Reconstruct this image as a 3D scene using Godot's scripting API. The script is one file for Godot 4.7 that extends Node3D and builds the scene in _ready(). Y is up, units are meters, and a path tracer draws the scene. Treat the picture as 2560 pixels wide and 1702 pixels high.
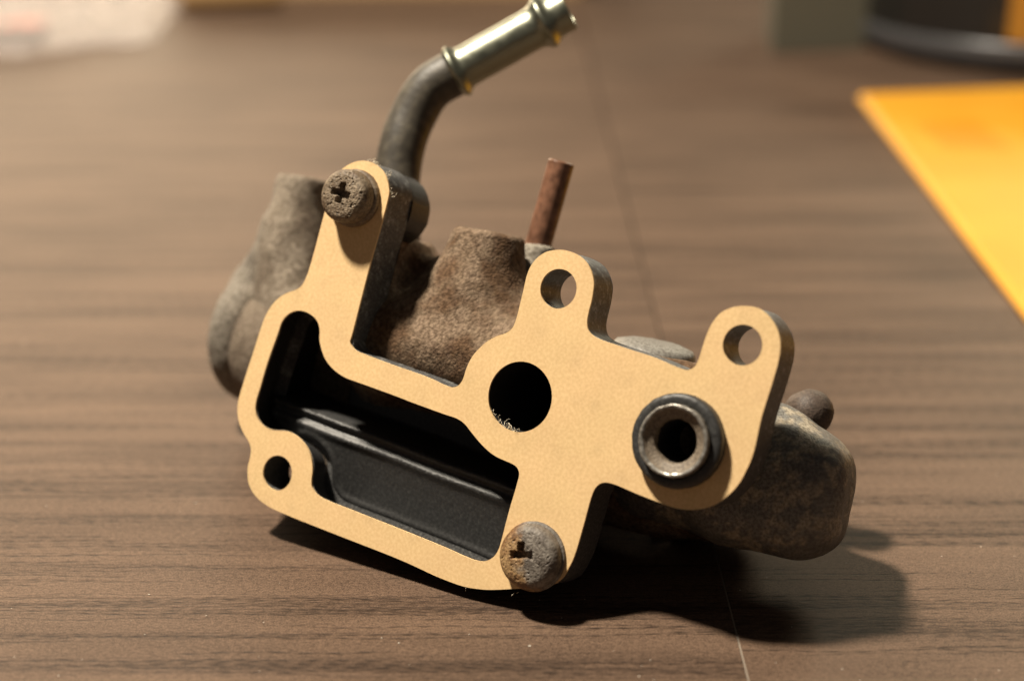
extends Node3D
# A cast metal housing with a paper gasket, leaning on its flange on a wooden table.
# The housing is built in millimetres in its own axes: u right along the flange, v up along it, w out of its face.

var lump := FastNoiseLite.new()
var fine := FastNoiseLite.new()
var tint := FastNoiseLite.new()
var rng := RandomNumberGenerator.new()
var housing: Node3D

# ------------------------------------------------------------------ mesh helpers
class Shape:
	var v := PackedVector3Array()
	var n := PackedVector3Array()
	var c := PackedColorArray()
	var t := PackedVector2Array()
	var i := PackedInt32Array()
	var unit := 0.001

	func add(p: Vector3, nn: Vector3, col := Color.WHITE, uv := Vector2.ZERO) -> int:
		v.append(p * unit); n.append(nn); c.append(col); t.append(uv)
		return v.size() - 1

	func tri(a: int, b: int, d: int) -> void:
		var k := (v[b] - v[a]).cross(v[d] - v[a]).dot(n[a] + n[b] + n[d])
		i.append(a)
		if k > 0.0:
			i.append(d); i.append(b)
		else:
			i.append(b); i.append(d)

	func quad(a: int, b: int, d: int, e: int) -> void:
		tri(a, b, d); tri(a, d, e)

	func smooth() -> void:
		# normals from the faces, pointing as the given ones do
		var s := PackedVector3Array()
		s.resize(v.size())
		for k in range(0, i.size(), 3):
			var f := (v[i[k + 2]] - v[i[k]]).cross(v[i[k + 1]] - v[i[k]])
			for j in 3:
				s[i[k + j]] += f
		for k in v.size():
			if s[k].length() > 0.0:
				n[k] = s[k].normalized()

	func mesh() -> ArrayMesh:
		var a := []
		a.resize(Mesh.ARRAY_MAX)
		a[Mesh.ARRAY_VERTEX] = v; a[Mesh.ARRAY_NORMAL] = n; a[Mesh.ARRAY_COLOR] = c; a[Mesh.ARRAY_TEX_UV] = t; a[Mesh.ARRAY_INDEX] = i
		var m := ArrayMesh.new()
		m.add_surface_from_arrays(Mesh.PRIMITIVE_TRIANGLES, a)
		return m


func part(parent: Node, called: String, s: Shape, m: Material, label := "") -> MeshInstance3D:
	var o := MeshInstance3D.new()
	o.name = called
	o.mesh = s.mesh()
	o.material_override = m
	if label:
		o.set_meta("label", label)
	parent.add_child(o, true)
	return o


func thing(called: String, label: String, category: String, at := Vector3.ZERO) -> Node3D:
	var o := Node3D.new()
	o.name = called
	o.position = at
	o.set_meta("label", label)
	o.set_meta("category", category)
	add_child(o, true)
	return o


func ring(raw: PackedFloat32Array, step := 0.45) -> PackedVector2Array:
	# a closed centripetal curve through the points
	var p := PackedVector2Array()
	for k in range(0, raw.size(), 2):
		p.append(Vector2(raw[k], raw[k + 1]))
	var out := PackedVector2Array()
	var m := p.size()
	for k in m:
		var p0 := p[(k + m - 1) % m]; var p1 := p[k]; var p2 := p[(k + 1) % m]; var p3 := p[(k + 2) % m]
		var d1 := sqrt(maxf(p0.distance_to(p1), 1e-3)); var d2 := sqrt(maxf(p1.distance_to(p2), 1e-3)); var d3 := sqrt(maxf(p2.distance_to(p3), 1e-3))
		var m1 := ((p1 - p0) / d1 - (p2 - p0) / (d1 + d2) + (p2 - p1) / d2) * d2
		var m2 := ((p2 - p1) / d2 - (p3 - p1) / (d2 + d3) + (p3 - p2) / d3) * d2
		var cuts := maxi(1, int(ceil(p1.distance_to(p2) / step)))
		for j in cuts:
			var x := float(j) / cuts
			out.append(p1 * (2 * x * x * x - 3 * x * x + 1) + m1 * (x * x * x - 2 * x * x + x) + p2 * (3 * x * x - 2 * x * x * x) + m2 * (x * x * x - x * x))
	return out


func circle(at: Vector2, r: float, cuts := 56, squash := 1.0) -> PackedVector2Array:
	var p := PackedVector2Array()
	for k in cuts:
		var a := TAU * k / cuts
		p.append(at + Vector2(cos(a) * r, sin(a) * r * squash))
	return p


func gap_to(q: Vector2, loop: PackedVector2Array) -> float:
	var d := 1e9
	for k in loop.size():
		d = minf(d, q.distance_squared_to(loop[k]))
	return sqrt(d)


func filled(outer: PackedVector2Array, holes: Array, grid: float, clear: float) -> Array:
	# [points, triangles] of a sheet with holes: the borders and a jittered grid inside them
	var pts := PackedVector2Array(outer)
	for h in holes:
		pts.append_array(h)
	var lo := outer[0]; var hi := outer[0]
	for q in outer:
		lo = lo.min(q); hi = hi.max(q)
	var borders := pts.duplicate()
	rng.seed = 11
	var y := lo.y
	while y < hi.y:
		var x := lo.x
		while x < hi.x:
			var q := Vector2(x + rng.randf() * grid * 0.3, y + rng.randf() * grid * 0.3)
			x += grid
			if not Geometry2D.is_point_in_polygon(q, outer):
				continue
			var inside := true
			for h in holes:
				if Geometry2D.is_point_in_polygon(q, h):
					inside = false
			if inside and gap_to(q, borders) > clear:
				pts.append(q)
		y += grid
	var raw := Geometry2D.triangulate_delaunay(pts)
	var tris := PackedInt32Array()
	for k in range(0, raw.size(), 3):
		var q := (pts[raw[k]] + pts[raw[k + 1]] + pts[raw[k + 2]]) / 3.0
		if not Geometry2D.is_point_in_polygon(q, outer):
			continue
		var inside := true
		for h in holes:
			if Geometry2D.is_point_in_polygon(q, h):
				inside = false
		if inside:
			tris.append(raw[k]); tris.append(raw[k + 1]); tris.append(raw[k + 2])
	return [pts, tris]


func wall(s: Shape, loop: PackedVector2Array, from: float, to: float, outward: bool, wobble := 0.0, paint: Variant = null) -> void:
	# the side of a sheet along a loop
	var area := 0.0
	var m := loop.size()
	for k in m:
		area += loop[k].cross(loop[(k + 1) % m])
	var turn := 1.0 if (area > 0.0) == outward else -1.0
	var rows := maxi(1, int(absf(from - to) / 0.5))
	var first := s.v.size()
	for k in m + 1:
		var q := loop[k % m]
		var d := (loop[(k + 1) % m] - loop[(k + m - 1) % m]).normalized()
		var nn := Vector2(d.y, -d.x) * turn
		for j in rows + 1:
			var w := lerpf(from, to, float(j) / rows)
			var b := wobble * lump.get_noise_3d(q.x * 2.0, q.y * 2.0, w * 2.0)
			var here := Vector3(q.x + nn.x * b, q.y + nn.y * b, w)
			s.add(here, Vector3(nn.x, nn.y, 0), paint.call(here) if paint != null else Color.WHITE)
	for k in m:
		for j in rows:
			var a := first + k * (rows + 1) + j
			s.quad(a, a + 1, a + rows + 2, a + rows + 1)


func spread(loop: PackedVector2Array, by: float) -> PackedVector2Array:
	# the loop moved outwards by a distance, point for point
	var m := loop.size()
	var area := 0.0
	for k in m:
		area += loop[k].cross(loop[(k + 1) % m])
	var out := PackedVector2Array()
	for k in m:
		var d := (loop[(k + 2) % m] - loop[(k + m - 2) % m]).normalized()
		out.append(loop[k] + Vector2(d.y, -d.x) * by * signf(area))
	return out


func funnel(s: Shape, from: PackedVector2Array, w0: float, to: PackedVector2Array, w1: float) -> void:
	# a wall between two loops, facing inwards
	var first := s.v.size()
	var m := from.size()
	for k in m + 1:
		var a := from[k % m]
		var b := to[k % m]
		var d := (from[(k + 1) % m] - from[(k + m - 1) % m]).normalized()
		var nn := Vector2(d.y, -d.x)
		if Geometry2D.is_point_in_polygon(a - nn * 0.05, from):
			nn = -nn
		var n3 := Vector3(nn.x, nn.y, 0)
		for j in 9:
			s.add(Vector3(lerpf(a.x, b.x, j / 8.0), lerpf(a.y, b.y, j / 8.0), lerpf(w0, w1, j / 8.0)), n3)
	for k in m:
		for j in 8:
			var q := first + k * 9 + j
			s.quad(q, q + 1, q + 10, q + 9)


func sheet(outer: PackedVector2Array, holes: Array, front: float, back: float, grid: float, lift: Callable, wobble := 0.0, paint: Variant = null, bare := 0) -> Shape:
	var s := Shape.new()
	var f := filled(outer, holes, grid, grid * 0.45)
	for side in 2:
		var first := s.v.size()
		for q in f[0]:
			s.add(Vector3(q.x, q.y, (front + lift.call(q)) if side == 0 else back), Vector3(0, 0, 1 - 2 * side), paint.call(Vector3(q.x, q.y, front if side == 0 else back)) if paint != null else Color.WHITE)
		for k in range(0, f[1].size(), 3):
			s.tri(first + f[1][k], first + f[1][k + 1], first + f[1][k + 2])
	wall(s, outer, front, back, true, wobble, paint)
	for k in holes.size():
		if k >= bare:
			wall(s, holes[k], front, back, false, 0.0, paint)
	return s


func lathe(rows: Array, at: Vector3, along: Vector3, cuts := 72, rough := 0.0, col := Color.WHITE) -> Shape:
	# rows of (radius, height) turned round an axis; a row with a third value of 1 starts a hard edge
	var s := Shape.new()
	var up := along.normalized()
	var side := up.cross(Vector3(0.31, 0.2, 0.92)).normalized()
	var other := up.cross(side)
	var runs := []
	var run := []
	for r in rows:
		run.append(r)
		if r.size() > 2:
			runs.append(run)
			run = [r]
	runs.append(run)
	for piece in runs:
		var first := s.v.size()
		for j in piece.size():
			var p0: Array = piece[maxi(j - 1, 0)]
			var p1: Array = piece[mini(j + 1, piece.size() - 1)]
			var d := Vector2(p1[0] - p0[0], p1[1] - p0[1]).normalized()
			for k in cuts + 1:
				var a := TAU * (k % cuts) / cuts
				var out := side * cos(a) + other * sin(a)
				var nn := (out * d.y - up * d.x).normalized()
				var q := at + out * float(piece[j][0]) + up * float(piece[j][1])
				if rough > 0.0:
					q += nn * rough * (lump.get_noise_3dv(q * 3.0) + 0.5 * fine.get_noise_3dv(q * 2.0)) * clampf(float(piece[j][0]), 0.0, 1.0)
				s.add(q, nn, col)
		for j in piece.size() - 1:
			for k in cuts:
				var a: int = first + j * (cuts + 1) + k
				s.quad(a, a + 1, a + cuts + 2, a + cuts + 1)
	if rough > 0.0:
		s.smooth()
	return s


func pipe(path: Array, radius: Callable, inner: Callable, cuts := 40, steps := 160) -> Shape:
	# a tube swept along a smooth path; radius(t) and, for the mouth, inner(t)
	var curve := Curve3D.new()
	for k in path.size():
		var a: Vector3 = path[maxi(k - 1, 0)]
		var b: Vector3 = path[mini(k + 1, path.size() - 1)]
		var here: Vector3 = path[k]
		var d := (b - a).normalized()
		curve.add_point(here, -d * here.distance_to(a) * 0.36, d * here.distance_to(b) * 0.36)
	curve.bake_interval = 0.2
	var total := curve.get_baked_length()
	var s := Shape.new()
	var side := Vector3(0.2, 0.1, 1).normalized()
	for layer in 2:
		var first := s.v.size()
		for j in steps + 1:
			var t := float(j) / steps
			if layer == 1:
				t = 1.0 - t * 0.12
			var p := curve.sample_baked(t * total)
			var d := (curve.sample_baked(minf(t * total + 0.2, total)) - curve.sample_baked(maxf(t * total - 0.2, 0.0))).normalized()
			side = (side - d * side.dot(d)).normalized()
			var other := d.cross(side)
			var r: float = radius.call(t) if layer == 0 else inner.call(t)
			var r2: float = radius.call(minf(t + 0.004, 1.0)) if layer == 0 else r
			var slope: float = (r2 - r) / maxf(0.004 * total, 1e-3)
			for k in cuts + 1:
				var a := TAU * (k % cuts) / cuts
				var out := side * cos(a) + other * sin(a)
				var nn := (out - d * slope).normalized() if layer == 0 else -out
				s.add(p + out * r, nn)
		for j in steps:
			for k in cuts:
				var a := first + j * (cuts + 1) + k
				s.quad(a, a + 1, a + cuts + 2, a + cuts + 1)
	# the rim of the mouth
	var row := steps * (cuts + 1)
	var in_row := (steps + 1) * (cuts + 1)
	var d := (curve.sample_baked(total) - curve.sample_baked(total - 0.3)).normalized()
	var first := s.v.size()
	for k in cuts + 1:
		s.add(s.v[row + k] / s.unit, d); s.add(s.v[in_row + k] / s.unit, d)
	for k in cuts:
		s.quad(first + 2 * k, first + 2 * k + 1, first + 2 * k + 3, first + 2 * k + 2)
	return s


# ------------------------------------------------------------------ cast shapes: a field of rounded pieces, meshed as surface nets
# pieces: ["rod", a, b, ra, rb, blend]  ["block", middle, half, round, blend]  ["drum", middle, axis, r low, r high, half, round, blend]
func field(p: Vector3, pieces: Array) -> float:
	var d := 1e3
	for g in pieces:
		var e: float
		var k: float
		match g[0]:
			"rod":
				var ab: Vector3 = g[2] - g[1]
				var h := clampf((p - g[1]).dot(ab) / ab.length_squared(), 0.0, 1.0)
				e = (p - g[1] - ab * h).length() - lerpf(g[3], g[4], h)
				k = g[5]
			"block":
				var q: Vector3 = (p - g[1]).abs() - g[2] + Vector3.ONE * g[3]
				e = q.max(Vector3.ZERO).length() + minf(maxf(q.x, maxf(q.y, q.z)), 0.0) - g[3]
				k = g[4]
			"bore":
				d = maxf(d, g[2] - Vector2(p.x - g[1].x, p.y - g[1].y).length())
				continue
			_:
				var q: Vector3 = p - g[1]
				var y: float = q[g[2]]
				q[g[2]] = 0.0
				var r := lerpf(g[3], g[4], clampf(y / (2.0 * g[5]) + 0.5, 0.0, 1.0))
				var f := Vector2(q.length() - r + g[6], absf(y) - g[5] + g[6])
				e = f.max(Vector2.ZERO).length() + minf(maxf(f.x, f.y), 0.0) - g[6]
				k = g[7]
		if d > 900.0:
			d = e
		else:
			var h := maxf(k - absf(d - e), 0.0) / k
			d = minf(d, e) - h * h * k * 0.25
	return d


func cast(pieces: Array, lo: Vector3, hi: Vector3, cell: float, rough: float, grit: float, paint: Callable) -> Shape:
	var size := Vector3i(((hi - lo) / cell).ceil()) + Vector3i.ONE
	var nx := size.x; var ny := size.y; var nz := size.z
	var val := PackedFloat32Array()
	val.resize(nx * ny * nz)
	var block := 5
	var reach := cell * block * 0.9 + rough + grit
	for bz in range(0, nz, block):
		for by in range(0, ny, block):
			for bx in range(0, nx, block):
				var mid := lo + (Vector3(bx, by, bz) + Vector3.ONE * (block * 0.5 - 0.5)) * cell
				var far := field(mid, pieces)
				var whole := absf(far) > reach + 0.8
				for z in range(bz, mini(bz + block, nz)):
					for y in range(by, mini(by + block, ny)):
						for x in range(bx, mini(bx + block, nx)):
							var d := far
							if not whole:
								var p := lo + Vector3(x, y, z) * cell
								d = field(p, pieces)
								if absf(d) < 3.0:
									d += rough * lump.get_noise_3dv(p) + grit * fine.get_noise_3dv(p)
							val[(z * ny + y) * nx + x] = d
	var s := Shape.new()
	var at := PackedInt32Array()
	at.resize(nx * ny * nz)
	at.fill(-1)
	var step := [0, 1, nx, nx + 1, nx * ny, nx * ny + 1, nx * ny + nx, nx * ny + nx + 1]
	var ends := [0, 1, 2, 3, 4, 5, 6, 7, 0, 2, 1, 3, 4, 6, 5, 7, 0, 4, 1, 5, 2, 6, 3, 7]
	var corner := []
	for k in 8:
		corner.append(Vector3(k & 1, (k >> 1) & 1, k >> 2))
	for z in nz - 1:
		for y in ny - 1:
			for x in nx - 1:
				var o := (z * ny + y) * nx + x
				var d0 := val[o]
				if absf(d0) > cell * 4.0:
					continue
				var some := 0
				for k in 8:
					if val[o + step[k]] < 0.0:
						some += 1
				if some == 0 or some == 8:
					continue
				var sum := Vector3.ZERO
				var hits := 0
				for k in range(0, 24, 2):
					var a: float = val[o + step[ends[k]]]
					var b: float = val[o + step[ends[k + 1]]]
					if (a < 0.0) != (b < 0.0):
						var ca: Vector3 = corner[ends[k]]
						var cb: Vector3 = corner[ends[k + 1]]
						sum += ca.lerp(cb, a / (a - b))
						hits += 1
				var p := lo + (Vector3(x, y, z) + sum / hits) * cell
				var grad := Vector3(val[o + 1] - d0, val[o + nx] - d0, val[o + nx * ny] - d0).normalized()
				at[o] = s.add(p, grad, paint.call(p))
	for z in range(1, nz - 1):
		for y in range(1, ny - 1):
			for x in range(1, nx - 1):
				var o := (z * ny + y) * nx + x
				if at[o] < 0:
					continue
				var a := val[o]
				for axis in 3:
					var e: int = [1, nx, nx * ny][axis]
					if (a < 0.0) == (val[o + e] < 0.0):
						continue
					var f: int = [nx, nx * ny, 1][axis]
					var g: int = [nx * ny, 1, nx][axis]
					if at[o - f] >= 0 and at[o - f - g] >= 0 and at[o - g] >= 0:
						s.quad(at[o], at[o - f], at[o - f - g], at[o - g])
	s.smooth()
	return s


# ------------------------------------------------------------------ textures and materials
func noise_map(freq: float, octaves: int, stops: Array, kind := FastNoiseLite.TYPE_SIMPLEX_SMOOTH, side := 512, seed_ := 1) -> NoiseTexture2D:
	var f := FastNoiseLite.new()
	f.noise_type = kind
	f.frequency = freq
	f.fractal_octaves = octaves
	f.seed = seed_
	var t := NoiseTexture2D.new()
	t.width = side
	t.height = side
	t.seamless = true
	t.noise = f
	if stops:
		var g := Gradient.new()
		var at := PackedFloat32Array()
		var cols := PackedColorArray()
		for s in stops:
			at.append(s[0])
			cols.append(lin(s[1], s[2], s[3]))
		g.offsets = at
		g.colors = cols
		t.color_ramp = g
	return t


func lin(r: float, g: float, b: float) -> Color:
	return Color(r, g, b).linear_to_srgb()


func stuff(albedo: Texture2D, metres: float, rough: float, bump: Texture2D = null, depth_mm := 0.0, tinted := false) -> StandardMaterial3D:
	var m := StandardMaterial3D.new()
	m.albedo_texture = albedo
	m.roughness = rough
	m.metallic_specular = 0.3 if rough > 0.8 else 0.5
	m.uv1_triplanar = true
	m.uv1_triplanar_sharpness = 4.0
	m.uv1_scale = Vector3.ONE / metres
	m.vertex_color_use_as_albedo = tinted
	if bump:
		m.heightmap_enabled = true
		m.heightmap_texture = bump
		m.heightmap_scale = depth_mm * 0.1
	return m


func plain(r: float, g: float, b: float, rough: float, metal := 0.0) -> StandardMaterial3D:
	var m := StandardMaterial3D.new()
	m.albedo_color = lin(r, g, b)
	m.roughness = rough
	m.metallic = metal
	return m


func stretched(freq: float, octaves: int, wide: int, tall: int, seed_: int, side: int) -> PackedByteArray:
	var f := FastNoiseLite.new()
	f.noise_type = FastNoiseLite.TYPE_SIMPLEX_SMOOTH
	f.frequency = freq
	f.fractal_octaves = octaves
	f.seed = seed_
	var im := f.get_seamless_image(wide, tall)
	im.convert(Image.FORMAT_L8)
	im.resize(side, side, Image.INTERPOLATE_CUBIC)
	return im.get_data()


func wood_textures() -> Array:
	# printed wood grain running along x, with pressed pores: [colour, relief]
	var side := 2048
	var broad := stretched(0.012, 3, 256, 1024, 5, side)
	var bands := stretched(0.03, 3, 64, 1024, 9, side)
	var hair := stretched(0.22, 2, 128, 2048, 13, side)
	var dust := stretched(0.16, 2, 1200, 2048, 17, side)
	var speck := stretched(0.42, 1, 2048, 2048, 19, side)
	var pore := PackedFloat32Array()
	pore.resize(side * side)
	rng.seed = 77
	var tufts := []
	for k in 85:
		tufts.append([rng.randf() * side, rng.randf() * side, rng.randf_range(8.0, 40.0), rng.randf_range(150.0, 600.0)])
	for k in 3000:
		var x := rng.randf() * side
		var y := rng.randf() * side
		var long := int(rng.randf_range(30.0, 220.0))
		var deep := rng.randf_range(0.15, 0.6)
		if k < 2000:
			var tuft: Array = tufts[rng.randi() % tufts.size()]
			x = tuft[0] + rng.randfn() * tuft[3] * 0.6
			y = tuft[1] + rng.randfn() * tuft[2] * 0.5
			long = int(rng.randf_range(90.0, 520.0))
			deep = rng.randf_range(0.35, 1.0)
		var lean := rng.randfn() * 0.012 - 0.004
		var wave := rng.randf_range(1.0, 3.4)
		var phase := rng.randf() * 9.0
		var half := rng.randf_range(1.2, 3.2)
		for j in long:
			var yy := y + lean * j + wave * sin(j * 0.035 + phase) + 0.7 * sin(j * 0.11 + phase * 3.0)
			var fade := minf(1.0, minf(j, long - j) / 24.0) * (0.72 + 0.28 * sin(j * 0.19 + phase))
			var xi := posmod(int(x) + j, side)
			for e in range(-3, 4):
				var yi := int(floor(yy)) + e
				var near := 1.0 - absf(yi - yy) / (half + 0.6)
				if near > 0.0:
					var o := posmod(yi, side) * side + xi
					pore[o] = maxf(pore[o], deep * fade * minf(1.0, near * 2.0))
	var red := PackedByteArray()
	red.resize(side * side * 3)
	var relief := PackedByteArray()
	relief.resize(side * side)
	var lut := PackedByteArray()
	for k in 256:
		var t := k / 255.0
		var c := Color(0.02, 0.012, 0.008).lerp(Color(0.172, 0.11, 0.074), t).linear_to_srgb()
		lut.append(int(c.r * 255)); lut.append(int(c.g * 255)); lut.append(int(c.b * 255))
	for o in side * side:
		var p := pore[o] * sqrt(pore[o])
		var v := 144.0 + (broad[o] - 128) * 0.3 + (bands[o] - 128) * 0.12 + (hair[o] - 128) * 0.1 + (dust[o] - 128) * 0.5 + (speck[o] - 128) * 0.95
		var q := clampi(int(v * (1.0 - 0.97 * p)), 0, 255)
		red[o * 3] = lut[q * 3]; red[o * 3 + 1] = lut[q * 3 + 1]; red[o * 3 + 2] = lut[q * 3 + 2]
		relief[o] = clampi(int(200.0 - 170.0 * p + (dust[o] - 128) * 0.2 + (speck[o] - 128) * 0.25), 0, 255)
	var a := Image.create_from_data(side, side, false, Image.FORMAT_RGB8, red)
	var b := Image.create_from_data(side, side, false, Image.FORMAT_L8, relief)
	return [ImageTexture.create_from_image(a), ImageTexture.create_from_image(b)]


# ------------------------------------------------------------------ outlines of the flange, in mm
func flange_outline() -> PackedVector2Array:
	return ring(PackedFloat32Array([-37.40,33.31, -35.61,33.52, -33.86,33.15, -32.14,32.12, -31.02,30.71, -30.38,29.11, -30.36,27.56, -30.85,22.72, -31.32,18.77, -31.98,11.31, -32.65,4.10, -32.77,3.31, -32.30,2.61, -31.32,2.00, -29.16,1.63, -23.91,0.90, -16.87,0.06, -14.06,-0.52, -12.30,-0.70, -11.25,-0.26, -10.60,0.70, -10.22,2.79, -9.48,4.95, -8.33,6.60, -7.25,7.79, -5.79,8.87, -4.29,9.61, -3.38,10.59, -3.03,12.05, -2.88,13.55, -2.72,16.36, -2.55,19.18, -2.13,20.72, -1.31,22.07, -0.08,23.15, 1.41,23.72, 3.18,23.97, 5.27,23.62, 6.62,23.02, 7.68,22.13, 8.52,20.97, 9.03,19.68, 9.17,18.33, 9.18,16.73, 9.06,15.11, 9.08,13.58, 9.53,12.33, 10.60,11.55, 15.55,10.72, 20.75,10.08, 25.41,9.15, 26.65,9.14, 27.63,9.77, 28.03,10.89, 28.27,12.79, 28.59,14.94, 29.11,16.66, 30.22,18.46, 31.94,19.55, 33.99,20.04, 35.90,19.95, 37.75,18.89, 39.25,17.20, 40.00,15.28, 40.15,13.03, 39.90,10.03, 39.20,4.43, 38.93,-1.12, 38.34,-3.83, 37.51,-6.14, 35.90,-8.48, 33.83,-10.23, 31.13,-11.30, 28.56,-11.55, 26.20,-11.29, 22.42,-10.78, 18.23,-10.10, 17.03,-10.12, 16.08,-10.48, 15.39,-11.35, 15.04,-12.70, 14.62,-17.10, 13.95,-22.54, 13.48,-24.15, 12.88,-25.75, 11.71,-27.17, 9.78,-28.18, 7.02,-29.05, 3.17,-30.18, 0.60,-30.87, -1.32,-31.19, -3.54,-31.40, -7.93,-31.11, -15.97,-29.95, -29.16,-28.65, -39.78,-27.55, -42.64,-27.12, -44.94,-26.38, -46.68,-25.34, -47.85,-23.98, -48.38,-22.49, -48.58,-21.10, -48.46,-19.65, -48.61,-18.24, -49.23,-17.12, -50.71,-15.80, -51.87,-14.42, -52.67,-12.59, -52.92,-10.77, -52.46,-6.70, -51.71,-2.09, -50.96,2.52, -50.39,4.94, -49.34,7.06, -47.96,8.62, -46.44,9.57, -45.10,10.22, -44.14,11.16, -43.41,13.32, -43.01,16.43, -42.24,23.53, -41.93,26.07, -41.53,29.22, -40.57,31.19, -39.09,32.53]))


func pocket_outline() -> PackedVector2Array:
	return ring(PackedFloat32Array([-46.85,4.45, -46.03,5.65, -44.93,6.45, -43.63,6.78, -42.01,6.66, -40.42,6.04, -39.49,5.14, -39.00,3.99, -38.76,2.63, -38.16,1.33, -37.11,-0.23, -35.73,-1.39, -34.11,-2.23, -32.35,-2.78, -29.43,-3.15, -23.31,-3.87, -17.85,-4.60, -12.72,-5.21, -10.19,-5.48, -8.76,-6.03, -7.43,-7.02, -5.10,-8.67, -2.66,-9.89, -0.33,-10.37, 0.95,-10.60, 1.76,-10.97, 2.31,-11.85, 2.25,-13.40, 1.80,-17.26, 1.33,-22.24, 1.10,-24.17, 0.51,-25.53, -0.55,-26.44, -1.72,-26.83, -3.23,-26.85, -8.96,-26.06, -18.54,-24.95, -26.05,-24.15, -33.16,-23.29, -34.31,-22.76, -35.10,-21.96, -35.45,-20.82, -35.56,-19.27, -35.99,-17.78, -36.94,-16.23, -38.47,-14.96, -40.33,-14.10, -42.08,-13.83, -43.96,-14.03, -45.20,-14.18, -46.77,-13.95, -48.26,-13.00, -49.01,-11.71, -49.31,-10.23, -48.98,-7.67, -48.41,-3.29, -47.37,1.87]))


func pocket_depth(q: Vector2, rim: float) -> float:
	# a lit shelf along the lower edge, two rounded ribs, then the deep dark part above and to the left
	var s := (q.y + 23.3 + 0.118 * (q.x + 33.0)) * 0.993 + 0.07 * sin(q.x * 0.3)
	var shelf := 8.2 - clampf(s, 0.0, 8.6) * 0.2
	shelf += 0.06 * smoothstep(0.25, 0.6, lump.get_noise_2d(q.x * 0.7 + q.y * 0.9, q.y * 6.0 - q.x * 5.0)) if s > 1.5 and s < 8.0 else 0.0
	shelf -= 0.6 * exp(-pow((s - 9.4) / 0.7, 2.0)) - 0.5 * exp(-pow((s - 10.6) / 0.6, 2.0))
	shelf -= 0.45 * exp(-pow((s - 11.7) / 0.8, 2.0))
	var deep := 15.0 if q.x > -41.0 else 23.0
	deep = lerpf(23.0, 15.0, smoothstep(-41.6, -40.4, q.x))
	var d := lerpf(shelf, deep, smoothstep(11.9, 14.2, s))
	d += 0.9 * smoothstep(1.6, 0.9, rim) - 0.3 * exp(-pow((rim - 2.1) / 0.45, 2.0))
	return d + 0.025 * lump.get_noise_2d(q.x * 1.6, q.y * 1.6)


# ------------------------------------------------------------------ parts of the housing
func screw_head(parent: Node, at: Vector2, r: float, high: float, dome: float, turn: float, arms: Array, wide: float, deep: float, shift: Vector2, pits: float, m: Material, paint: Callable, label: String) -> void:
	var s := Shape.new()
	var rows := 60
	var cuts := 168
	var edge := 1.3
	var base := Vector3(at.x, at.y, 0)
	for j in rows + 1:
		var rr := r * j / rows
		for k in cuts + 1:
			var a := TAU * (k % cuts) / cuts
			var q := Vector2(cos(a), sin(a)) * rr
			var h := high - dome * pow(rr / r, 2.0)
			var over := (rr - r + edge) / edge
			if over > 0.0:
				h -= edge * (1.0 - sqrt(maxf(1.0 - over * over, 0.0)))
			var hole := 0.0
			for b in 4:
				var d := Vector2.from_angle(turn + b * PI / 2)
				var l := (q - shift).dot(d)
				var side := absf((q - shift).cross(d))
				var ragged := 0.16 * fine.get_noise_2d(q.x * 2.2 + b * 9, q.y * 2.2)
				hole = maxf(hole, smoothstep(wide * 0.5 + 0.12, wide * 0.5 - 0.12, side + ragged) * smoothstep(arms[b] + 0.15, arms[b] - 0.15, l + ragged) * (1.0 if l > -0.4 else 0.0))
			h -= deep * hole
			var g := lump.get_noise_3d(q.x * 9 + at.x, q.y * 9, 3.0)
			h += pits * (0.5 * g + 0.5 * fine.get_noise_2d(q.x * 3.0 + at.x, q.y * 3.0)) * (1.0 - hole)
			h -= pits * 1.5 * smoothstep(0.42, 0.62, fine.get_noise_2d(q.x * 1.3 + 40.0, q.y * 1.3 + at.x)) * (1.0 - hole)
			s.add(base + Vector3(q.x, q.y, h), Vector3(0, 0, 1), paint.call(q / r, hole))
	for j in rows:
		for k in cuts:
			var a := j * (cuts + 1) + k
			s.quad(a, a + 1, a + cuts + 2, a + cuts + 1)
	var first := s.v.size()
	var low := high - dome - edge
	var side_rows := [[0.0, low], [0.05, low * 0.75], [0.05, low * 0.5], [-0.12, low * 0.46], [-0.12, low * 0.42], [0.3, low * 0.38], [0.42, low * 0.2], [0.4, -0.1]]
	for row in side_rows:
		for k in cuts + 1:
			var a := TAU * (k % cuts) / cuts
			var q := Vector2(cos(a), sin(a))
			var rr: float = r + row[0] + pits * 0.5 * lump.get_noise_3d(q.x * 30, q.y * 30, row[1] * 9)
			s.add(base + Vector3(q.x * rr, q.y * rr, row[1]), Vector3(q.x, q.y, 0.1).normalized(), paint.call(q, 0.0))
	for j in side_rows.size() - 1:
		for k in cuts:
			var a := first + j * (cuts + 1) + k
			s.quad(a, a + 1, a + cuts + 2, a + cuts + 1)
	s.smooth()
	part(parent, "screw", s, m, label)


func blotch(p: Vector3, low: Color, high: Color, sharp := 1.6) -> Color:
	var x := clampf(0.5 + sharp * (0.7 * tint.get_noise_3dv(p) + 0.45 * lump.get_noise_3dv(p * 1.7)), 0.0, 1.0)
	return low.lerp(high, x)


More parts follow.
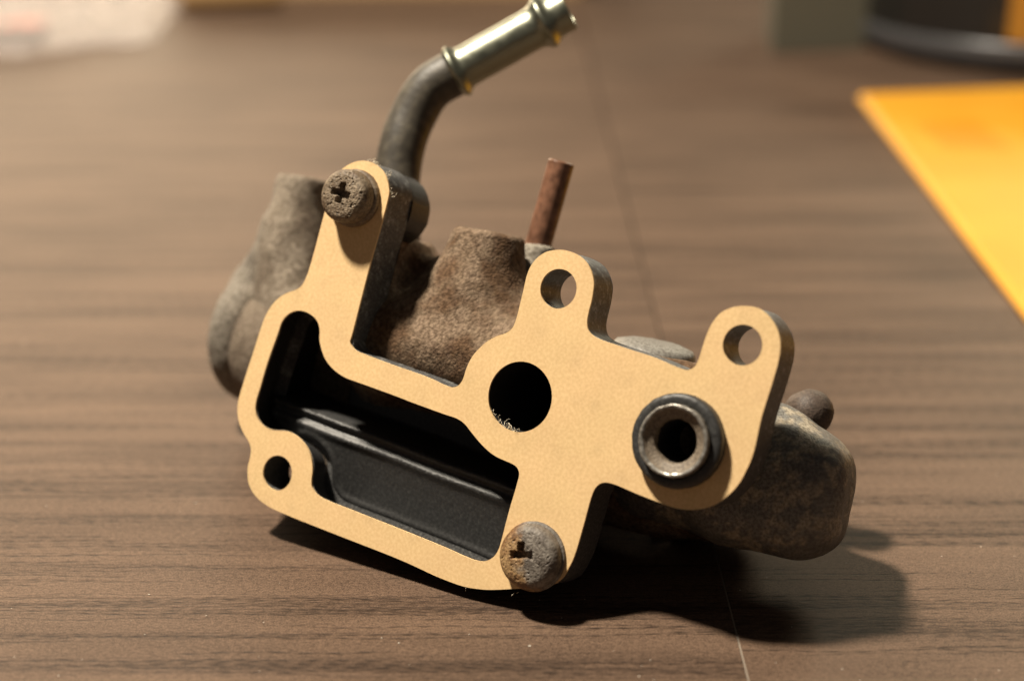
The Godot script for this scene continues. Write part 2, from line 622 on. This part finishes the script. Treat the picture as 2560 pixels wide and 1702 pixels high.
func build_housing() -> void:
	var e1 := Vector3(0.88313807, 0.0, 0.46911316)
	var e2 := Vector3(0.17782026, 0.92537364, -0.33475899)
	var e3 := Vector3(-0.43410495, 0.37905623, 0.81723269)
	housing = thing("carburettor_housing", "dirty cast metal housing with tan paper gasket, two rusty screws and bent pipe", "engine part")
	housing.transform = Transform3D(Basis(e1, e2, e3), Vector3(0.0012, 0.03124, -0.2207))

	var grit_bump := noise_map(0.035, 4, [], FastNoiseLite.TYPE_SIMPLEX_SMOOTH, 512, 4)
	var dirt_map := noise_map(0.022, 6, [[0.2, 0.42, 0.4, 0.38], [0.5, 0.72, 0.71, 0.7], [0.8, 1.0, 1.0, 1.0]], FastNoiseLite.TYPE_SIMPLEX_SMOOTH, 512, 6)
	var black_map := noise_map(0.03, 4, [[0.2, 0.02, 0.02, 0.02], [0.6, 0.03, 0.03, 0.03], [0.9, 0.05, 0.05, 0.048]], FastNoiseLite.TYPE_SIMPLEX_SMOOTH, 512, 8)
	var cast_m := stuff(dirt_map, 0.011, 0.92, grit_bump, 0.17, true)
	var bowl_m := stuff(dirt_map, 0.008, 0.5, grit_bump, 0.08, true)
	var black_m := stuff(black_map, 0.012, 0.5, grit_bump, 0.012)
	var rust_m := stuff(dirt_map, 0.007, 0.62, grit_bump, 0.045, true)

	# the flange: one thick plate with its pocket and holes
	var rim := flange_outline()
	var pocket := pocket_outline()
	var bores := [[Vector2(0.03, 0.03), 5.58], [Vector2(3.27, 17.86), 3.12], [Vector2(34.35, 14.25), 3.03], [Vector2(-42.4, -21.1), 2.97]]
	var holes := [pocket]
	holes.append(circle(Vector2(27.5, -1.55), 3.5))
	var metal_holes := [Geometry2D.offset_polygon(pocket, -0.12)[0]]
	metal_holes.append(circle(Vector2(27.5, -1.55), 3.6))
	for b in bores:
		holes.append(circle(b[0], b[1]))
		metal_holes.append(circle(b[0], b[1] + 0.12))
	var metal := sheet(Geometry2D.offset_polygon(rim, -0.1)[0], metal_holes, -0.42, -8.2, 2.6, func(_q): return 0.0, 0.12, (func(p):
		var worn := smoothstep(0.1, 0.5, fine.get_noise_3dv(p * 0.9) + 0.6 * lump.get_noise_3dv(p * 1.4) + 0.35 * smoothstep(-2.4, -0.4, p.z) - 0.12)
		return lin(0.1, 0.1, 0.1).lerp(lin(0.8, 0.8, 0.74), worn) if p.y > -8.0 else lin(0.1, 0.1, 0.1)), 1)
	var plate_m := stuff(noise_map(0.03, 4, [[0.2, 0.13, 0.13, 0.13], [0.6, 0.24, 0.24, 0.24], [0.9, 0.5, 0.5, 0.48]], FastNoiseLite.TYPE_SIMPLEX_SMOOTH, 512, 9), 0.01, 0.5, grit_bump, 0.03, true)
	part(housing, "flange_plate", metal, plate_m)
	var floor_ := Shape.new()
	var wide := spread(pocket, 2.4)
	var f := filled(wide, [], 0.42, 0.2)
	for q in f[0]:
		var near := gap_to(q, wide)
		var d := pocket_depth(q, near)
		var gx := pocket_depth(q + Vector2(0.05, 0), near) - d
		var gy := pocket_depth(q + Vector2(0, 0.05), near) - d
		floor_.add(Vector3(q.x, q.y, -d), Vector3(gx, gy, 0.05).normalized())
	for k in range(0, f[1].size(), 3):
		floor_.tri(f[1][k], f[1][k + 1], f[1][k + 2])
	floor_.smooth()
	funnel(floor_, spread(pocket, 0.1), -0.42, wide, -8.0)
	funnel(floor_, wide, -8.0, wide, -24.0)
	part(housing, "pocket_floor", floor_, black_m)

	# the paper gasket
	var kraft := noise_map(0.035, 5, [[0.1, 0.725, 0.51, 0.262], [0.5, 0.79, 0.565, 0.297], [0.9, 0.86, 0.63, 0.342]], FastNoiseLite.TYPE_SIMPLEX_SMOOTH, 1024, 21)
	var fibre := noise_map(0.2, 3, [], FastNoiseLite.TYPE_SIMPLEX_SMOOTH, 512, 23)
	var paper := stuff(kraft, 0.026, 0.92, fibre, 0.004, true)
	var sheet_of_paper := sheet(rim, holes, 0.0, -0.4, 1.6, (func(q): return 0.05 * lump.get_noise_2d(q.x * 0.5, q.y * 0.5)), 0.0, func(p):
		if p.z < -0.01 and p.z > -0.39:
			return Color.WHITE
		var tone := 0.93 + 0.06 * tint.get_noise_2d(p.x * 1.3, p.y * 1.3) - 0.07 * smoothstep(0.36, 0.6, fine.get_noise_2d(p.x * 0.5 + 60.0, p.y * 0.5))
		return Color(tone, tone * (0.985 + 0.02 * tint.get_noise_2d(p.x, p.y + 90.0)), tone * 0.98))
	var gasket := part(housing, "paper_gasket", sheet_of_paper, paper, "flat tan paper gasket with cut-outs")
	fibres(gasket)

	# castings behind the flange
	var brown := lin(0.017, 0.0078, 0.004)
	var tan := lin(0.06, 0.033, 0.0172)
	var grey := lin(0.042, 0.032, 0.022)
	var pieces := [
		["rod", Vector3(-34, -5, -30), Vector3(24, -5, -30), 14.3, 14.3, 3.0],
		["rod", Vector3(-35, 3, -20), Vector3(-7, 6, -20), 10.3, 10.3, 4.0],
		["drum", Vector3(-19.2, 15.5, -16.8), 1, 10.4, 6.2, 10.3, 0.6, 6.0],
		["rod", Vector3(-21, 12, -15.5), Vector3(-31, 6, -13), 7.0, 5.6, 5.0],
		["block", Vector3(-28.5, 12, -21.5), Vector3(7, 8, 6), 3.0, 4.0],
		["block", Vector3(-36.8, 12, -17), Vector3(4.0, 10.5, 8.5), 2.0, 2.0],
		["rod", Vector3(-34, 3.2, -12.4), Vector3(-8, 3.0, -12.4), 6.3, 6.3, 6.0],
		["block", Vector3(15, 1.5, -15.4), Vector3(11, 8.6, 6.5), 2.5, 2.0],
		["rod", Vector3(-66, -2, -34), Vector3(-34, -4, -30), 13.4, 13.6, 3.0],
		["rod", Vector3(-44, 12, -28), Vector3(-45.3, 24, -28), 7.0, 5.2, 4.0],
		["drum", Vector3(-42.4, -20.5, -11), 2, 4.8, 4.8, 3.5, 1.0, 1.0],
		["drum", Vector3(-13.9, 18.5, -26.4), 1, 3.0, 2.8, 7.0, 0.4, 1.0],
		["rod", Vector3(6, -10, -31), Vector3(16, -10, -31), 10.6, 10.6, 2.0],
		["bore", Vector3(0.03, 0.03, 0), 6.3],
	]
	var body := cast(pieces, Vector3(-80, -21, -45), Vector3(40, 31, -3.5), 0.7, 0.28, 0.2, func(p):
		var c := blotch(p, brown, tan, 1.9)
		if p.z < -22.6 and p.y > 15.5 and p.x > -18.0:
			c = lin(0.12, 0.098, 0.068)
		if p.x < -35.0:
			c = c.lerp(grey, 0.6)
		return c)
	part(housing, "casting_body", body, cast_m, "rough brown casting with an upright stub")
	var cover := cast([
		["rod", Vector3(-58.5, 0, -32), Vector3(-50, 0, -30), 11.0, 12.0, 4.0],
		["rod", Vector3(-66.5, 8, -31), Vector3(-68.3, 20, -31), 8.0, 6.8, 5.0],
		["drum", Vector3(-68.2, 23.5, -30.5), 1, 6.4, 5.6, 8.0, 0.7, 2.0],
		["drum", Vector3(-77.0, -0.6, -36), 0, 12.6, 14.4, 4.4, 3.9, 0.7],
		["rod", Vector3(-76.6, 9.0, -33.5), Vector3(-70.0, 19.5, -31.5), 5.4, 5.6, 2.5],
	], Vector3(-92, -20, -50), Vector3(-40, 36, -16), 0.8, 0.25, 0.2, func(p):
		return blotch(p, lin(0.03, 0.02, 0.0125), lin(0.105, 0.075, 0.047), 1.8).lerp(lin(0.045, 0.04, 0.031), 0.55 * smoothstep(-70.0, -76.0, p.x)))
	part(housing, "end_cover", cover, cast_m, "grey rounded end cover with a stub on top")
	var bowl := cast([
		["block", Vector3(36.4, -7.4, -22.6), Vector3(12.4, 10.2, 9.4), 6.8, 3.0],
		["rod", Vector3(27, -2.0, -23), Vector3(35, -2.6, -23), 8.8, 8.8, 3.0],
		["rod", Vector3(16, -8, -24), Vector3(30, -8.4, -24), 9.2, 9.2, 3.0],
	], Vector3(4, -20, -36), Vector3(54, 12, -11), 0.7, 0.22, 0.12, func(p):
		var c := blotch(p, lin(0.016, 0.015, 0.0135), lin(0.04, 0.035, 0.027), 1.8)
		var dirt := smoothstep(0.15, 0.55, tint.get_noise_3dv(p * 1.2 + Vector3(7, 0, 0)) + 0.9 * fine.get_noise_3dv(p * 0.7) + 0.2 * lump.get_noise_3dv(p * 2.0))
		return c.lerp(lin(0.16, 0.112, 0.058), dirt * 0.85))
	part(housing, "rounded_bowl", bowl, bowl_m, "blackened rounded bowl with pale specks")
	part(housing, "mounting_boss", lathe([[0.0, -15.0], [5.6, -15.0], [6.2, -14.4], [6.25, -8.0]], Vector3(-36.4, 26.9, 0), Vector3(0, 0, 1), 72, 0.15), black_m)
	part(housing, "round_cap", lathe([[0.0, 2.0], [4.5, 1.9], [6.6, 1.3], [7.2, 0.3], [7.2, -1.2], [6.4, -1.8]], Vector3(11.0, 10.4, -26), Vector3(0.05, 1, 0.1), 72, 0.12, lin(0.045, 0.04, 0.033)), bowl_m)
	part(housing, "adjuster_knob", lathe([[0.0, 3.5], [0.9, 3.4], [2.1, 3.0], [3.2, 2.1], [3.8, 0.8], [3.85, -2.0], [3.4, -3.2], [2.2, -4.0], [2.2, -14.0]], Vector3(37.4, 5.4, -34), Vector3(0.6, 0.3, 0.55), 60, 0.1, lin(0.009, 0.0055, 0.004)), rust_m, "rusty round knob")

	# bushing with a worn black collar and a bare metal sleeve
	var at := Vector3(27.5, -1.55, 0)
	var collar := part(housing, "bushing", lathe([[7.15, -0.3], [7.15, 1.5, 1], [7.1, 1.7], [6.85, 2.05], [6.4, 2.2], [5.7, 2.2], [5.5, 2.0], [5.45, 1.5]], at, Vector3(0, 0, 1), 96, 0.1), black_m, "worn black collar round a metal sleeve")
	part(collar, "sleeve", lathe([[5.5, 1.2], [5.5, 3.0], [5.42, 3.25], [5.2, 3.35], [4.95, 3.25], [4.75, 3.05]], at, Vector3(0, 0, 1), 96, 0.12, lin(0.1, 0.092, 0.076)), sleeve_metal(dirt_map))
	part(collar, "countersink", lathe([[4.75, 3.05], [4.5, 2.6], [4.0, 2.3], [3.5, 2.1], [3.3, 1.8], [3.28, 0.6]], at, Vector3(0, 0, 1), 96, 0.06, lin(0.042, 0.028, 0.016)), rust_m)
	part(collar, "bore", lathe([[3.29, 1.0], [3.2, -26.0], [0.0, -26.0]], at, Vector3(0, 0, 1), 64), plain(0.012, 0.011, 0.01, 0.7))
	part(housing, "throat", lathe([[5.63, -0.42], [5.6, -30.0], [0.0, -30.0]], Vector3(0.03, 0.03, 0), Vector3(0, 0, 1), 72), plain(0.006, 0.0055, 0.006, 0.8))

	# screws
	screw_head(housing, Vector2(-36.71, 27.02), 4.5, 4.6, 0.35, 1.42, [1.8, 1.75, 1.6, 1.7], 1.05, 1.9, Vector2(-0.05, 0.2), 0.13, rust_m,
		func(q, hole): return blotch(Vector3(q.x * 9, q.y * 9, 2), lin(0.016, 0.0085, 0.004), lin(0.066, 0.04, 0.0195), 1.8).lerp(lin(0.05, 0.035, 0.025), hole * 0.6), "pitted brown cross-head screw at the top of the gasket")
	screw_head(housing, Vector2(7.3, -23.9), 5.05, 3.5, 0.75, 1.75, [1.9, 1.7, 0.2, 1.9], 1.1, 1.7, Vector2(-0.7, 0.25), 0.08, rust_m,
		func(q, hole):
			var rusty := smoothstep(-0.25, 0.3, -q.x * 0.9 - q.y * 0.35 - 0.12 + 0.5 * tint.get_noise_2d(q.x * 14, q.y * 14))
			var c := blotch(Vector3(q.x * 9, q.y * 9, 8), lin(0.018, 0.0135, 0.01), lin(0.065, 0.053, 0.04), 1.7)
			return c.lerp(blotch(Vector3(q.x * 14, q.y * 14, 20), lin(0.035, 0.0105, 0.003), lin(0.17, 0.068, 0.016), 1.9), rusty).lerp(lin(0.05, 0.03, 0.02), hole * 0.6), "grey and orange rusted screw at the bottom of the gasket")

	# bent pipe: sooty lower half, bright plated barb
	var bend := [Vector3(-44.6, 20, -27.5), Vector3(-45.5, 28.9, -28), Vector3(-46.7, 34.6, -28.5), Vector3(-47.0, 40.5, -29), Vector3(-46.5, 45.7, -30), Vector3(-44.5, 51.5, -31), Vector3(-40.8, 55.2, -32.5)]
	var sooty := pipe(bend, func(_t): return 4.35, func(_t): return 3.0)
	var soot_m := stuff(noise_map(0.03, 4, [[0.2, 0.04, 0.034, 0.025], [0.55, 0.06, 0.051, 0.038], [0.9, 0.1, 0.086, 0.062]], FastNoiseLite.TYPE_SIMPLEX_SMOOTH, 256, 31), 0.02, 0.5, grit_bump, 0.04)
	var bent := part(housing, "bent_pipe", sooty, soot_m, "sooty bent pipe ending in a bright barb")
	var run := [Vector3(-41.4, 54.7, -32.3), Vector3(-40.8, 55.2, -32.5), Vector3(-34.1, 60.6, -34.5), Vector3(-28.8, 64.9, -36), Vector3(-26.3, 67.0, -37), Vector3(-22.4, 70.1, -38.1)]
	var barb := pipe(run, func(t): return 3.95 + 1.15 * exp(-pow((t - 0.06) / 0.04, 2.0)) + 1.1 * exp(-pow((t - 0.8) / 0.05, 2.0)), func(_t): return 3.1, 56, 260)
	var plated := plain(0.29, 0.3, 0.235, 0.17, 1.0)
	plated.roughness_texture = noise_map(0.02, 4, [[0.2, 0.45, 0.45, 0.45], [0.8, 1.0, 1.0, 1.0]], FastNoiseLite.TYPE_SIMPLEX_SMOOTH, 256, 37)
	plated.roughness = 0.46
	plated.uv1_triplanar = true
	plated.uv1_scale = Vector3.ONE * 60.0
	part(bent, "hose_barb", barb, plated, "shiny greenish plated barb with two raised rings")

	var pin_m := stuff(dirt_map, 0.03, 0.33, null, 0.0, true)
	# copper coloured pin with a slotted end
	var pin := lathe([[2.35, -2.0], [2.35, 14.9, 1], [2.2, 15.2], [1.7, 15.2], [1.55, 14.9], [1.5, 9.0], [0.0, 9.0]], Vector3(-14.2, 25.5, -26.4), Vector3(1.6, 15.0, 0), 48, 0.06, lin(0.042, 0.012, 0.006))
	part(housing, "copper_pin", pin, pin_m, "brown copper pin standing upright")


func sleeve_metal(map: Texture2D) -> StandardMaterial3D:
	var m := stuff(map, 0.012, 0.4, null, 0.0, true)
	m.metallic = 0.5
	return m


func fibres(gasket: Node) -> void:
	# torn paper fibres along cut edges
	var s := Shape.new()
	rng.seed = 5
	var spots := [[Vector2(-2.6, -4.9), 9], [Vector2(-1.2, -5.5), 20], [Vector2(0.2, -5.5), 8], [Vector2(-3.9, -4.1), 7], [Vector2(-34.6, 33.3), 16], [Vector2(-31.6, 31.6), 9], [Vector2(-30.4, 28.6), 8], [Vector2(5.0, -29.6), 3], [Vector2(-3.0, -31.4), 3]]
	for spot in spots:
		for k in spot[1]:
			var p := Vector3(spot[0].x + rng.randfn() * 0.5, spot[0].y + rng.randfn() * 0.3, -0.25 + rng.randf() * 0.2)
			var d := Vector3(-p.x * 0.06, -p.y * 0.1 if absf(p.y) < 8.0 else p.y * 0.03, rng.randfn() * 0.4).normalized()
			if absf(p.y) < 8.0:
				d = Vector3(rng.randfn() * 0.6, 1.0, rng.randfn() * 0.4).normalized()
			var thick := 0.035
			var long := rng.randf_range(0.3, 1.3)
			var prev := -1
			for j in 6:
				var first := s.v.size()
				for b in 3:
					var o := Vector3(cos(b * TAU / 3), sin(b * TAU / 3), 0.3 * (b - 1)) * thick
					s.add(p + o, o.normalized())
				if prev >= 0:
					for b in 3:
						s.quad(prev + b, prev + (b + 1) % 3, first + (b + 1) % 3, first + b)
				prev = first
				p += d * long / 5.0
				d = (d + Vector3(rng.randfn(), rng.randfn(), rng.randfn()) * 0.35).normalized()
	var o := part(gasket, "paper_fibres", s, plain(0.8, 0.72, 0.56, 0.9))
	o.set_meta("kind", "stuff")


# ------------------------------------------------------------------ the table and what lies on it
func slab(outline: PackedVector2Array, top: float, bottom: float, uv: Vector2, shift: Vector2, chamfer := 0.0) -> Shape:
	# a flat board: outline in x and z (metres)
	var s := Shape.new()
	s.unit = 1.0
	var tight: PackedVector2Array = Geometry2D.offset_polygon(outline, -chamfer)[0] if chamfer > 0.0 else outline
	if Geometry2D.is_polygon_clockwise(tight) != Geometry2D.is_polygon_clockwise(outline):
		tight.reverse()
	for q in tight:
		s.add(Vector3(q.x, top, q.y), Vector3.UP, Color.WHITE, q / uv + shift)
	var idx := Geometry2D.triangulate_polygon(tight)
	for k in range(0, idx.size(), 3):
		s.tri(idx[k], idx[k + 1], idx[k + 2])
	var m := outline.size()
	var mid := Vector2.ZERO
	for q in outline:
		mid += q / m
	for k in m:
		var a := outline[k]; var b := outline[(k + 1) % m]
		var nn := Vector2(b.y - a.y, a.x - b.x).normalized()
		if nn.dot((a + b) * 0.5 - mid) < 0.0:
			nn = -nn
		var n3 := Vector3(nn.x, 0, nn.y)
		var ta := _nearest(tight, a); var tb := _nearest(tight, b)
		if chamfer > 0.0:
			var first := s.v.size()
			var slope := (n3 + Vector3.UP).normalized()
			s.add(Vector3(ta.x, top, ta.y), slope, Color.WHITE, ta / uv + shift); s.add(Vector3(tb.x, top, tb.y), slope, Color.WHITE, tb / uv + shift)
			s.add(Vector3(b.x, top - chamfer, b.y), slope, Color.WHITE, b / uv + shift); s.add(Vector3(a.x, top - chamfer, a.y), slope, Color.WHITE, a / uv + shift)
			s.quad(first, first + 1, first + 2, first + 3)
		var g := s.v.size()
		for q in [Vector3(a.x, top - chamfer, a.y), Vector3(b.x, top - chamfer, b.y), Vector3(b.x, bottom, b.y), Vector3(a.x, bottom, a.y)]:
			s.add(q, n3, Color.WHITE, Vector2(q.x + q.z, q.y) / uv)
		s.quad(g, g + 1, g + 2, g + 3)
	return s


func _nearest(loop: PackedVector2Array, q: Vector2) -> Vector2:
	var best := loop[0]
	for p in loop:
		if p.distance_squared_to(q) < best.distance_squared_to(q):
			best = p
	return best


func build_table() -> void:
	var table := thing("wooden_table", "brown wood-grain table top made of planks with one open seam", "table")
	var tex := wood_textures()
	var wood := StandardMaterial3D.new()
	wood.albedo_texture = tex[0]
	wood.roughness = 0.56
	wood.metallic_specular = 0.3
	wood.heightmap_enabled = true
	wood.heightmap_texture = tex[1]
	wood.heightmap_scale = 0.008
	var uv := Vector2(0.27, 0.19)
	var left := PackedVector2Array([Vector2(-0.8, -1.3), Vector2(0.0336, -1.3), Vector2(0.03438, -0.25), Vector2(0.03442, 0.12), Vector2(-0.8, 0.12)])
	var right := PackedVector2Array([Vector2(0.0354, -1.3), Vector2(0.8, -1.3), Vector2(0.8, 0.12), Vector2(0.03458, 0.12), Vector2(0.03462, -0.25)])
	part(table, "plank", slab(left, 0.0, -0.018, uv, Vector2.ZERO, 0.00012), wood)
	part(table, "plank", slab(right, 0.0, -0.018, uv, Vector2(0.37, 0.41), 0.00012), wood)
	var near_joint := PackedVector2Array([Vector2(0.034, -0.232), Vector2(0.035, -0.232), Vector2(0.035, 0.11), Vector2(0.034, 0.11)])
	part(table, "dusty_joint", slab(near_joint, -0.0001, -0.0004, uv, Vector2.ZERO), plain(0.2, 0.165, 0.13, 0.9), "pale dust in the seam")
	var far_joint := PackedVector2Array([Vector2(0.033, -1.29), Vector2(0.036, -1.29), Vector2(0.035, -0.233), Vector2(0.034, -0.233)])
	part(table, "joint", slab(far_joint, -0.0012, -0.002, uv, Vector2.ZERO), plain(0.05, 0.019, 0.01, 0.9))
	var under := PackedVector2Array([Vector2(-0.79, -1.29), Vector2(0.79, -1.29), Vector2(0.79, 0.11), Vector2(-0.79, 0.11)])
	part(table, "underlay", slab(under, -0.018, -0.03, uv, Vector2.ZERO), plain(0.2, 0.16, 0.12, 0.8))


func build_dust() -> void:
	# pale specks and crumbs scattered over the table
	var dust := MultiMeshInstance3D.new()
	dust.name = "dust_specks"
	var ball := SphereMesh.new()
	ball.radius = 0.0001
	ball.height = 0.00014
	ball.radial_segments = 6
	ball.rings = 3
	var many := MultiMesh.new()
	many.transform_format = MultiMesh.TRANSFORM_3D
	many.mesh = ball
	many.instance_count = 420
	rng.seed = 91
	for k in 420:
		var z := -0.17 - 0.33 * pow(rng.randf(), 1.6)
		var size := rng.randf_range(0.3, 1.0) * (1.0 + 1.2 * pow(rng.randf(), 6.0))
		var turned := Basis(Vector3.UP, rng.randf() * TAU).scaled(Vector3(size * rng.randf_range(0.7, 2.2), size * 0.8, size))
		many.set_instance_transform(k, Transform3D(turned, Vector3(rng.randf_range(-0.14, 0.14), 0.00004 * size, z)))
	dust.multimesh = many
	dust.material_override = plain(0.5, 0.45, 0.38, 0.8)
	dust.set_meta("kind", "stuff")
	dust.set_meta("label", "tiny pale dust specks scattered over the wooden table")
	dust.set_meta("category", "dust")
	add_child(dust, true)


func build_background() -> void:
	# yellow envelope with a slanting flap edge
	var env := thing("yellow_envelope", "thick yellow paper envelope lying on the table at right", "envelope")
	var yellow := stuff(noise_map(0.01, 3, [[0.2, 0.66, 0.3, 0.01], [0.8, 0.7, 0.33, 0.016]], FastNoiseLite.TYPE_SIMPLEX_SMOOTH, 256, 41), 0.12, 0.6)
	var shape := PackedVector2Array([Vector2(0.1357, -0.5896), Vector2(0.355, -0.632), Vector2(0.42, -0.29), Vector2(0.1202, -0.299)])
	part(env, "pouch", slab(shape, 0.003, 0.0004, Vector2.ONE, Vector2.ZERO, 0.0018), yellow)
	var patch := PackedVector2Array([Vector2(0.144, -0.535), Vector2(0.167, -0.539), Vector2(0.168, -0.498), Vector2(0.145, -0.5)])
	part(env, "flap_patch", slab(patch, 0.0032, 0.003, Vector2.ONE, Vector2.ZERO), plain(0.64, 0.26, 0.004, 0.55), "darker yellow patch")

	# black pot with an amber band
	var pot := thing("black_pot", "glossy black round pot with amber label in the far right corner", "pot", Vector3(0.246, 0, -0.71))
	part(pot, "pot_body", lathe([[0.0, 2.0], [68.0, 1.0], [74.0, 0.3], [79.0, 1.6], [83.0, 6.0], [84.5, 12.0], [85.0, 60.0], [85.0, 96.0], [82.0, 97.0], [80.0, 90.0], [78.0, 8.0], [0.0, 6.0]], Vector3.ZERO, Vector3.UP, 120), plain(0.012, 0.011, 0.01, 0.22))
	part(pot, "foot_ring", lathe([[80.0, 2.0], [83.4, 4.0], [85.2, 7.0], [85.6, 11.0], [85.2, 13.5], [84.0, 14.0]], Vector3.ZERO, Vector3.UP, 120), plain(0.1, 0.1, 0.105, 0.35, 0.5), "grey foot ring")
	var band := Shape.new()
	for k in 41:
		var a := lerpf(0.9, 2.06, k / 40.0)
		var d := Vector3(cos(a), 0, sin(a))
		for h in [15.0, 62.0]:
			band.add(d * 85.4 + Vector3.UP * h, d)
			band.add(d * 84.6 + Vector3.UP * h, d)
	for k in 40:
		band.quad(k * 4, k * 4 + 2, k * 4 + 6, k * 4 + 4)
		band.quad(k * 4, k * 4 + 1, k * 4 + 5, k * 4 + 4)
		band.quad(k * 4 + 2, k * 4 + 3, k * 4 + 7, k * 4 + 6)
	part(pot, "amber_label", band, plain(0.3, 0.135, 0.018, 0.3), "amber label")

	# greenish grey box beside the pot
	var box := thing("grey_box", "small greenish grey box standing left of the black pot", "box")
	var side := PackedVector2Array([Vector2(0.118, -0.69), Vector2(0.162, -0.70), Vector2(0.17, -0.73), Vector2(0.122, -0.735)])
	part(box, "carton", slab(side, 0.085, 0.0004, Vector2(0.1, 0.1), Vector2.ZERO, 0.0012), plain(0.1, 0.092, 0.066, 0.6))
	part(box, "lid", slab(Geometry2D.offset_polygon(side, 0.0008)[0], 0.0925, 0.0852, Vector2(0.1, 0.1), Vector2.ZERO, 0.001), plain(0.2, 0.19, 0.13, 0.6))

	# clear plastic bag at the far left
	var bag := thing("plastic_bag", "crumpled clear plastic bag with a red mark at the far left", "bag")
	var film := plain(0.72, 0.64, 0.6, 0.16)
	film.albedo_color.a = 0.2
	film.transparency = BaseMaterial3D.TRANSPARENCY_ALPHA
	film.roughness = 0.24
	film.metallic_specular = 0.2
	var s := Shape.new()
	s.unit = 1.0
	var nx := 70; var nz := 60
	for layer in 2:
		var first := s.v.size()
		for j in nz + 1:
			for k in nx + 1:
				var x := float(k) / nx
				var z := float(j) / nz
				var swell := pow(maxf(sin(PI * x), 0.0), 0.5) * pow(maxf(sin(PI * z), 0.0), 0.5)
				var crease := absf(lump.get_noise_2d(x * 60, z * 50)) + 0.5 * absf(lump.get_noise_2d(x * 130 + 50, z * 110))
				var h := 0.0006 + (0.024 * swell * (0.55 + 0.9 * crease) if layer == 0 else 0.0)
				s.add(Vector3(-0.42 + 0.245 * x + 0.02 * (z - 0.5) * 0.6, h, -0.83 + 0.17 * z - 0.05 * x * x + 0.018 * z * lump.get_noise_2d(x * 30, 7.0)), Vector3(0, 1 - 2 * layer, 0))
		for j in nz:
			for k in nx:
				var a := first + j * (nx + 1) + k
				s.quad(a, a + 1, a + nx + 2, a + nx + 1)
	s.smooth()
	part(bag, "film", s, film)
	var red := PackedVector2Array([Vector2(-0.252, -0.765), Vector2(-0.232, -0.768), Vector2(-0.23, -0.748), Vector2(-0.25, -0.745)])
	part(bag, "red_mark", slab(red, 0.0032, 0.0022, Vector2.ONE, Vector2.ZERO), plain(0.7, 0.12, 0.07, 0.5))
	var dark := PackedVector2Array([Vector2(-0.36, -0.735), Vector2(-0.225, -0.742), Vector2(-0.222, -0.715), Vector2(-0.36, -0.71)])
	part(bag, "dark_insert", slab(dark, 0.004, 0.0012, Vector2.ONE, Vector2.ZERO, 0.0005), plain(0.06, 0.045, 0.04, 0.5))

	# cardboard at the far edge
	var flap := thing("cardboard_tray", "tan cardboard tray edge along the far side of the table", "tray")
	var tray := PackedVector2Array([Vector2(-0.19, -0.86), Vector2(0.04, -0.865), Vector2(0.05, -1.0), Vector2(-0.2, -1.0)])
	part(flap, "tray_wall", slab(tray, 0.05, 0.0004, Vector2.ONE, Vector2.ZERO, 0.001), plain(0.32, 0.2, 0.1, 0.8))
	var roll := thing("wooden_stick", "short golden wooden stick lying in front of the cardboard tray", "stick", Vector3(-0.15, 0.0, -0.82))
	part(roll, "stick", lathe([[0.0, -26.0], [6.0, -26.0], [7.0, -25.0], [7.0, 25.0], [6.0, 26.0], [0.0, 26.0]], Vector3(0, 7.0, 0), Vector3(1, 0, -0.25), 40), plain(0.26, 0.15, 0.055, 0.7))


func _ready() -> void:
	# camera
	var cam := Camera3D.new()
	cam.name = "camera"
	cam.transform = Transform3D(Basis(Vector3.RIGHT, -deg_to_rad(21.0)), Vector3(0, 0.1255, 0))
	var lens := CameraAttributesPhysical.new()
	lens.frustum_focal_length = 53.586
	lens.frustum_focus_distance = 0.243
	lens.exposure_aperture = 9.6
	lens.frustum_near = 0.02
	lens.frustum_far = 20.0
	cam.attributes = lens
	add_child(cam)
	cam.current = true
	# air and exposure
	var we := WorldEnvironment.new()
	we.name = "environment"
	var env := Environment.new()
	env.background_mode = Environment.BG_COLOR
	env.background_color = lin(0.055, 0.048, 0.042)
	env.tonemap_mode = Environment.TONE_MAPPER_LINEAR
	env.tonemap_exposure = 1.2
	env.sdfgi_enabled = true
	env.ssao_enabled = true
	env.ssil_enabled = true
	we.environment = env
	add_child(we)
	# the lamp above, to the left, and a wide dim lamp far behind at the right
	var lamp := OmniLight3D.new()
	lamp.name = "lamp"
	lamp.position = Vector3(-0.30, 0.745, -0.29)
	lamp.light_color = Color(1.0, 0.95, 0.87)
	lamp.light_energy = 1.35
	lamp.light_size = 0.036
	lamp.omni_range = 6.0
	lamp.omni_attenuation = 2.0
	lamp.shadow_enabled = true
	add_child(lamp)
	var back := AreaLight3D.new()
	back.name = "back_lamp"
	back.area_size = Vector2(0.5, 0.35)
	back.light_color = Color(1.0, 0.95, 0.82)
	back.light_energy = 0.65
	back.shadow_enabled = true
	back.position = Vector3(0.75, 0.75, -1.5)
	add_child(back)
	back.look_at(Vector3(0.05, 0.0, -0.25))

	var far := AreaLight3D.new()
	far.name = "far_window"
	far.area_size = Vector2(1.6, 0.9)
	far.light_color = Color(1.0, 0.9, 0.76)
	far.light_energy = 3.0
	far.shadow_enabled = true
	far.position = Vector3(-1.0, 0.75, -3.0)
	add_child(far)
	far.look_at(Vector3(-0.1, 0.0, -0.6))

	lump.frequency = 0.16
	lump.fractal_octaves = 3
	lump.seed = 3
	fine.frequency = 0.75
	fine.fractal_octaves = 2
	fine.seed = 8
	tint.frequency = 0.09
	tint.fractal_octaves = 4
	tint.seed = 15

	build_table()
	build_housing()
	build_background()
	build_dust()
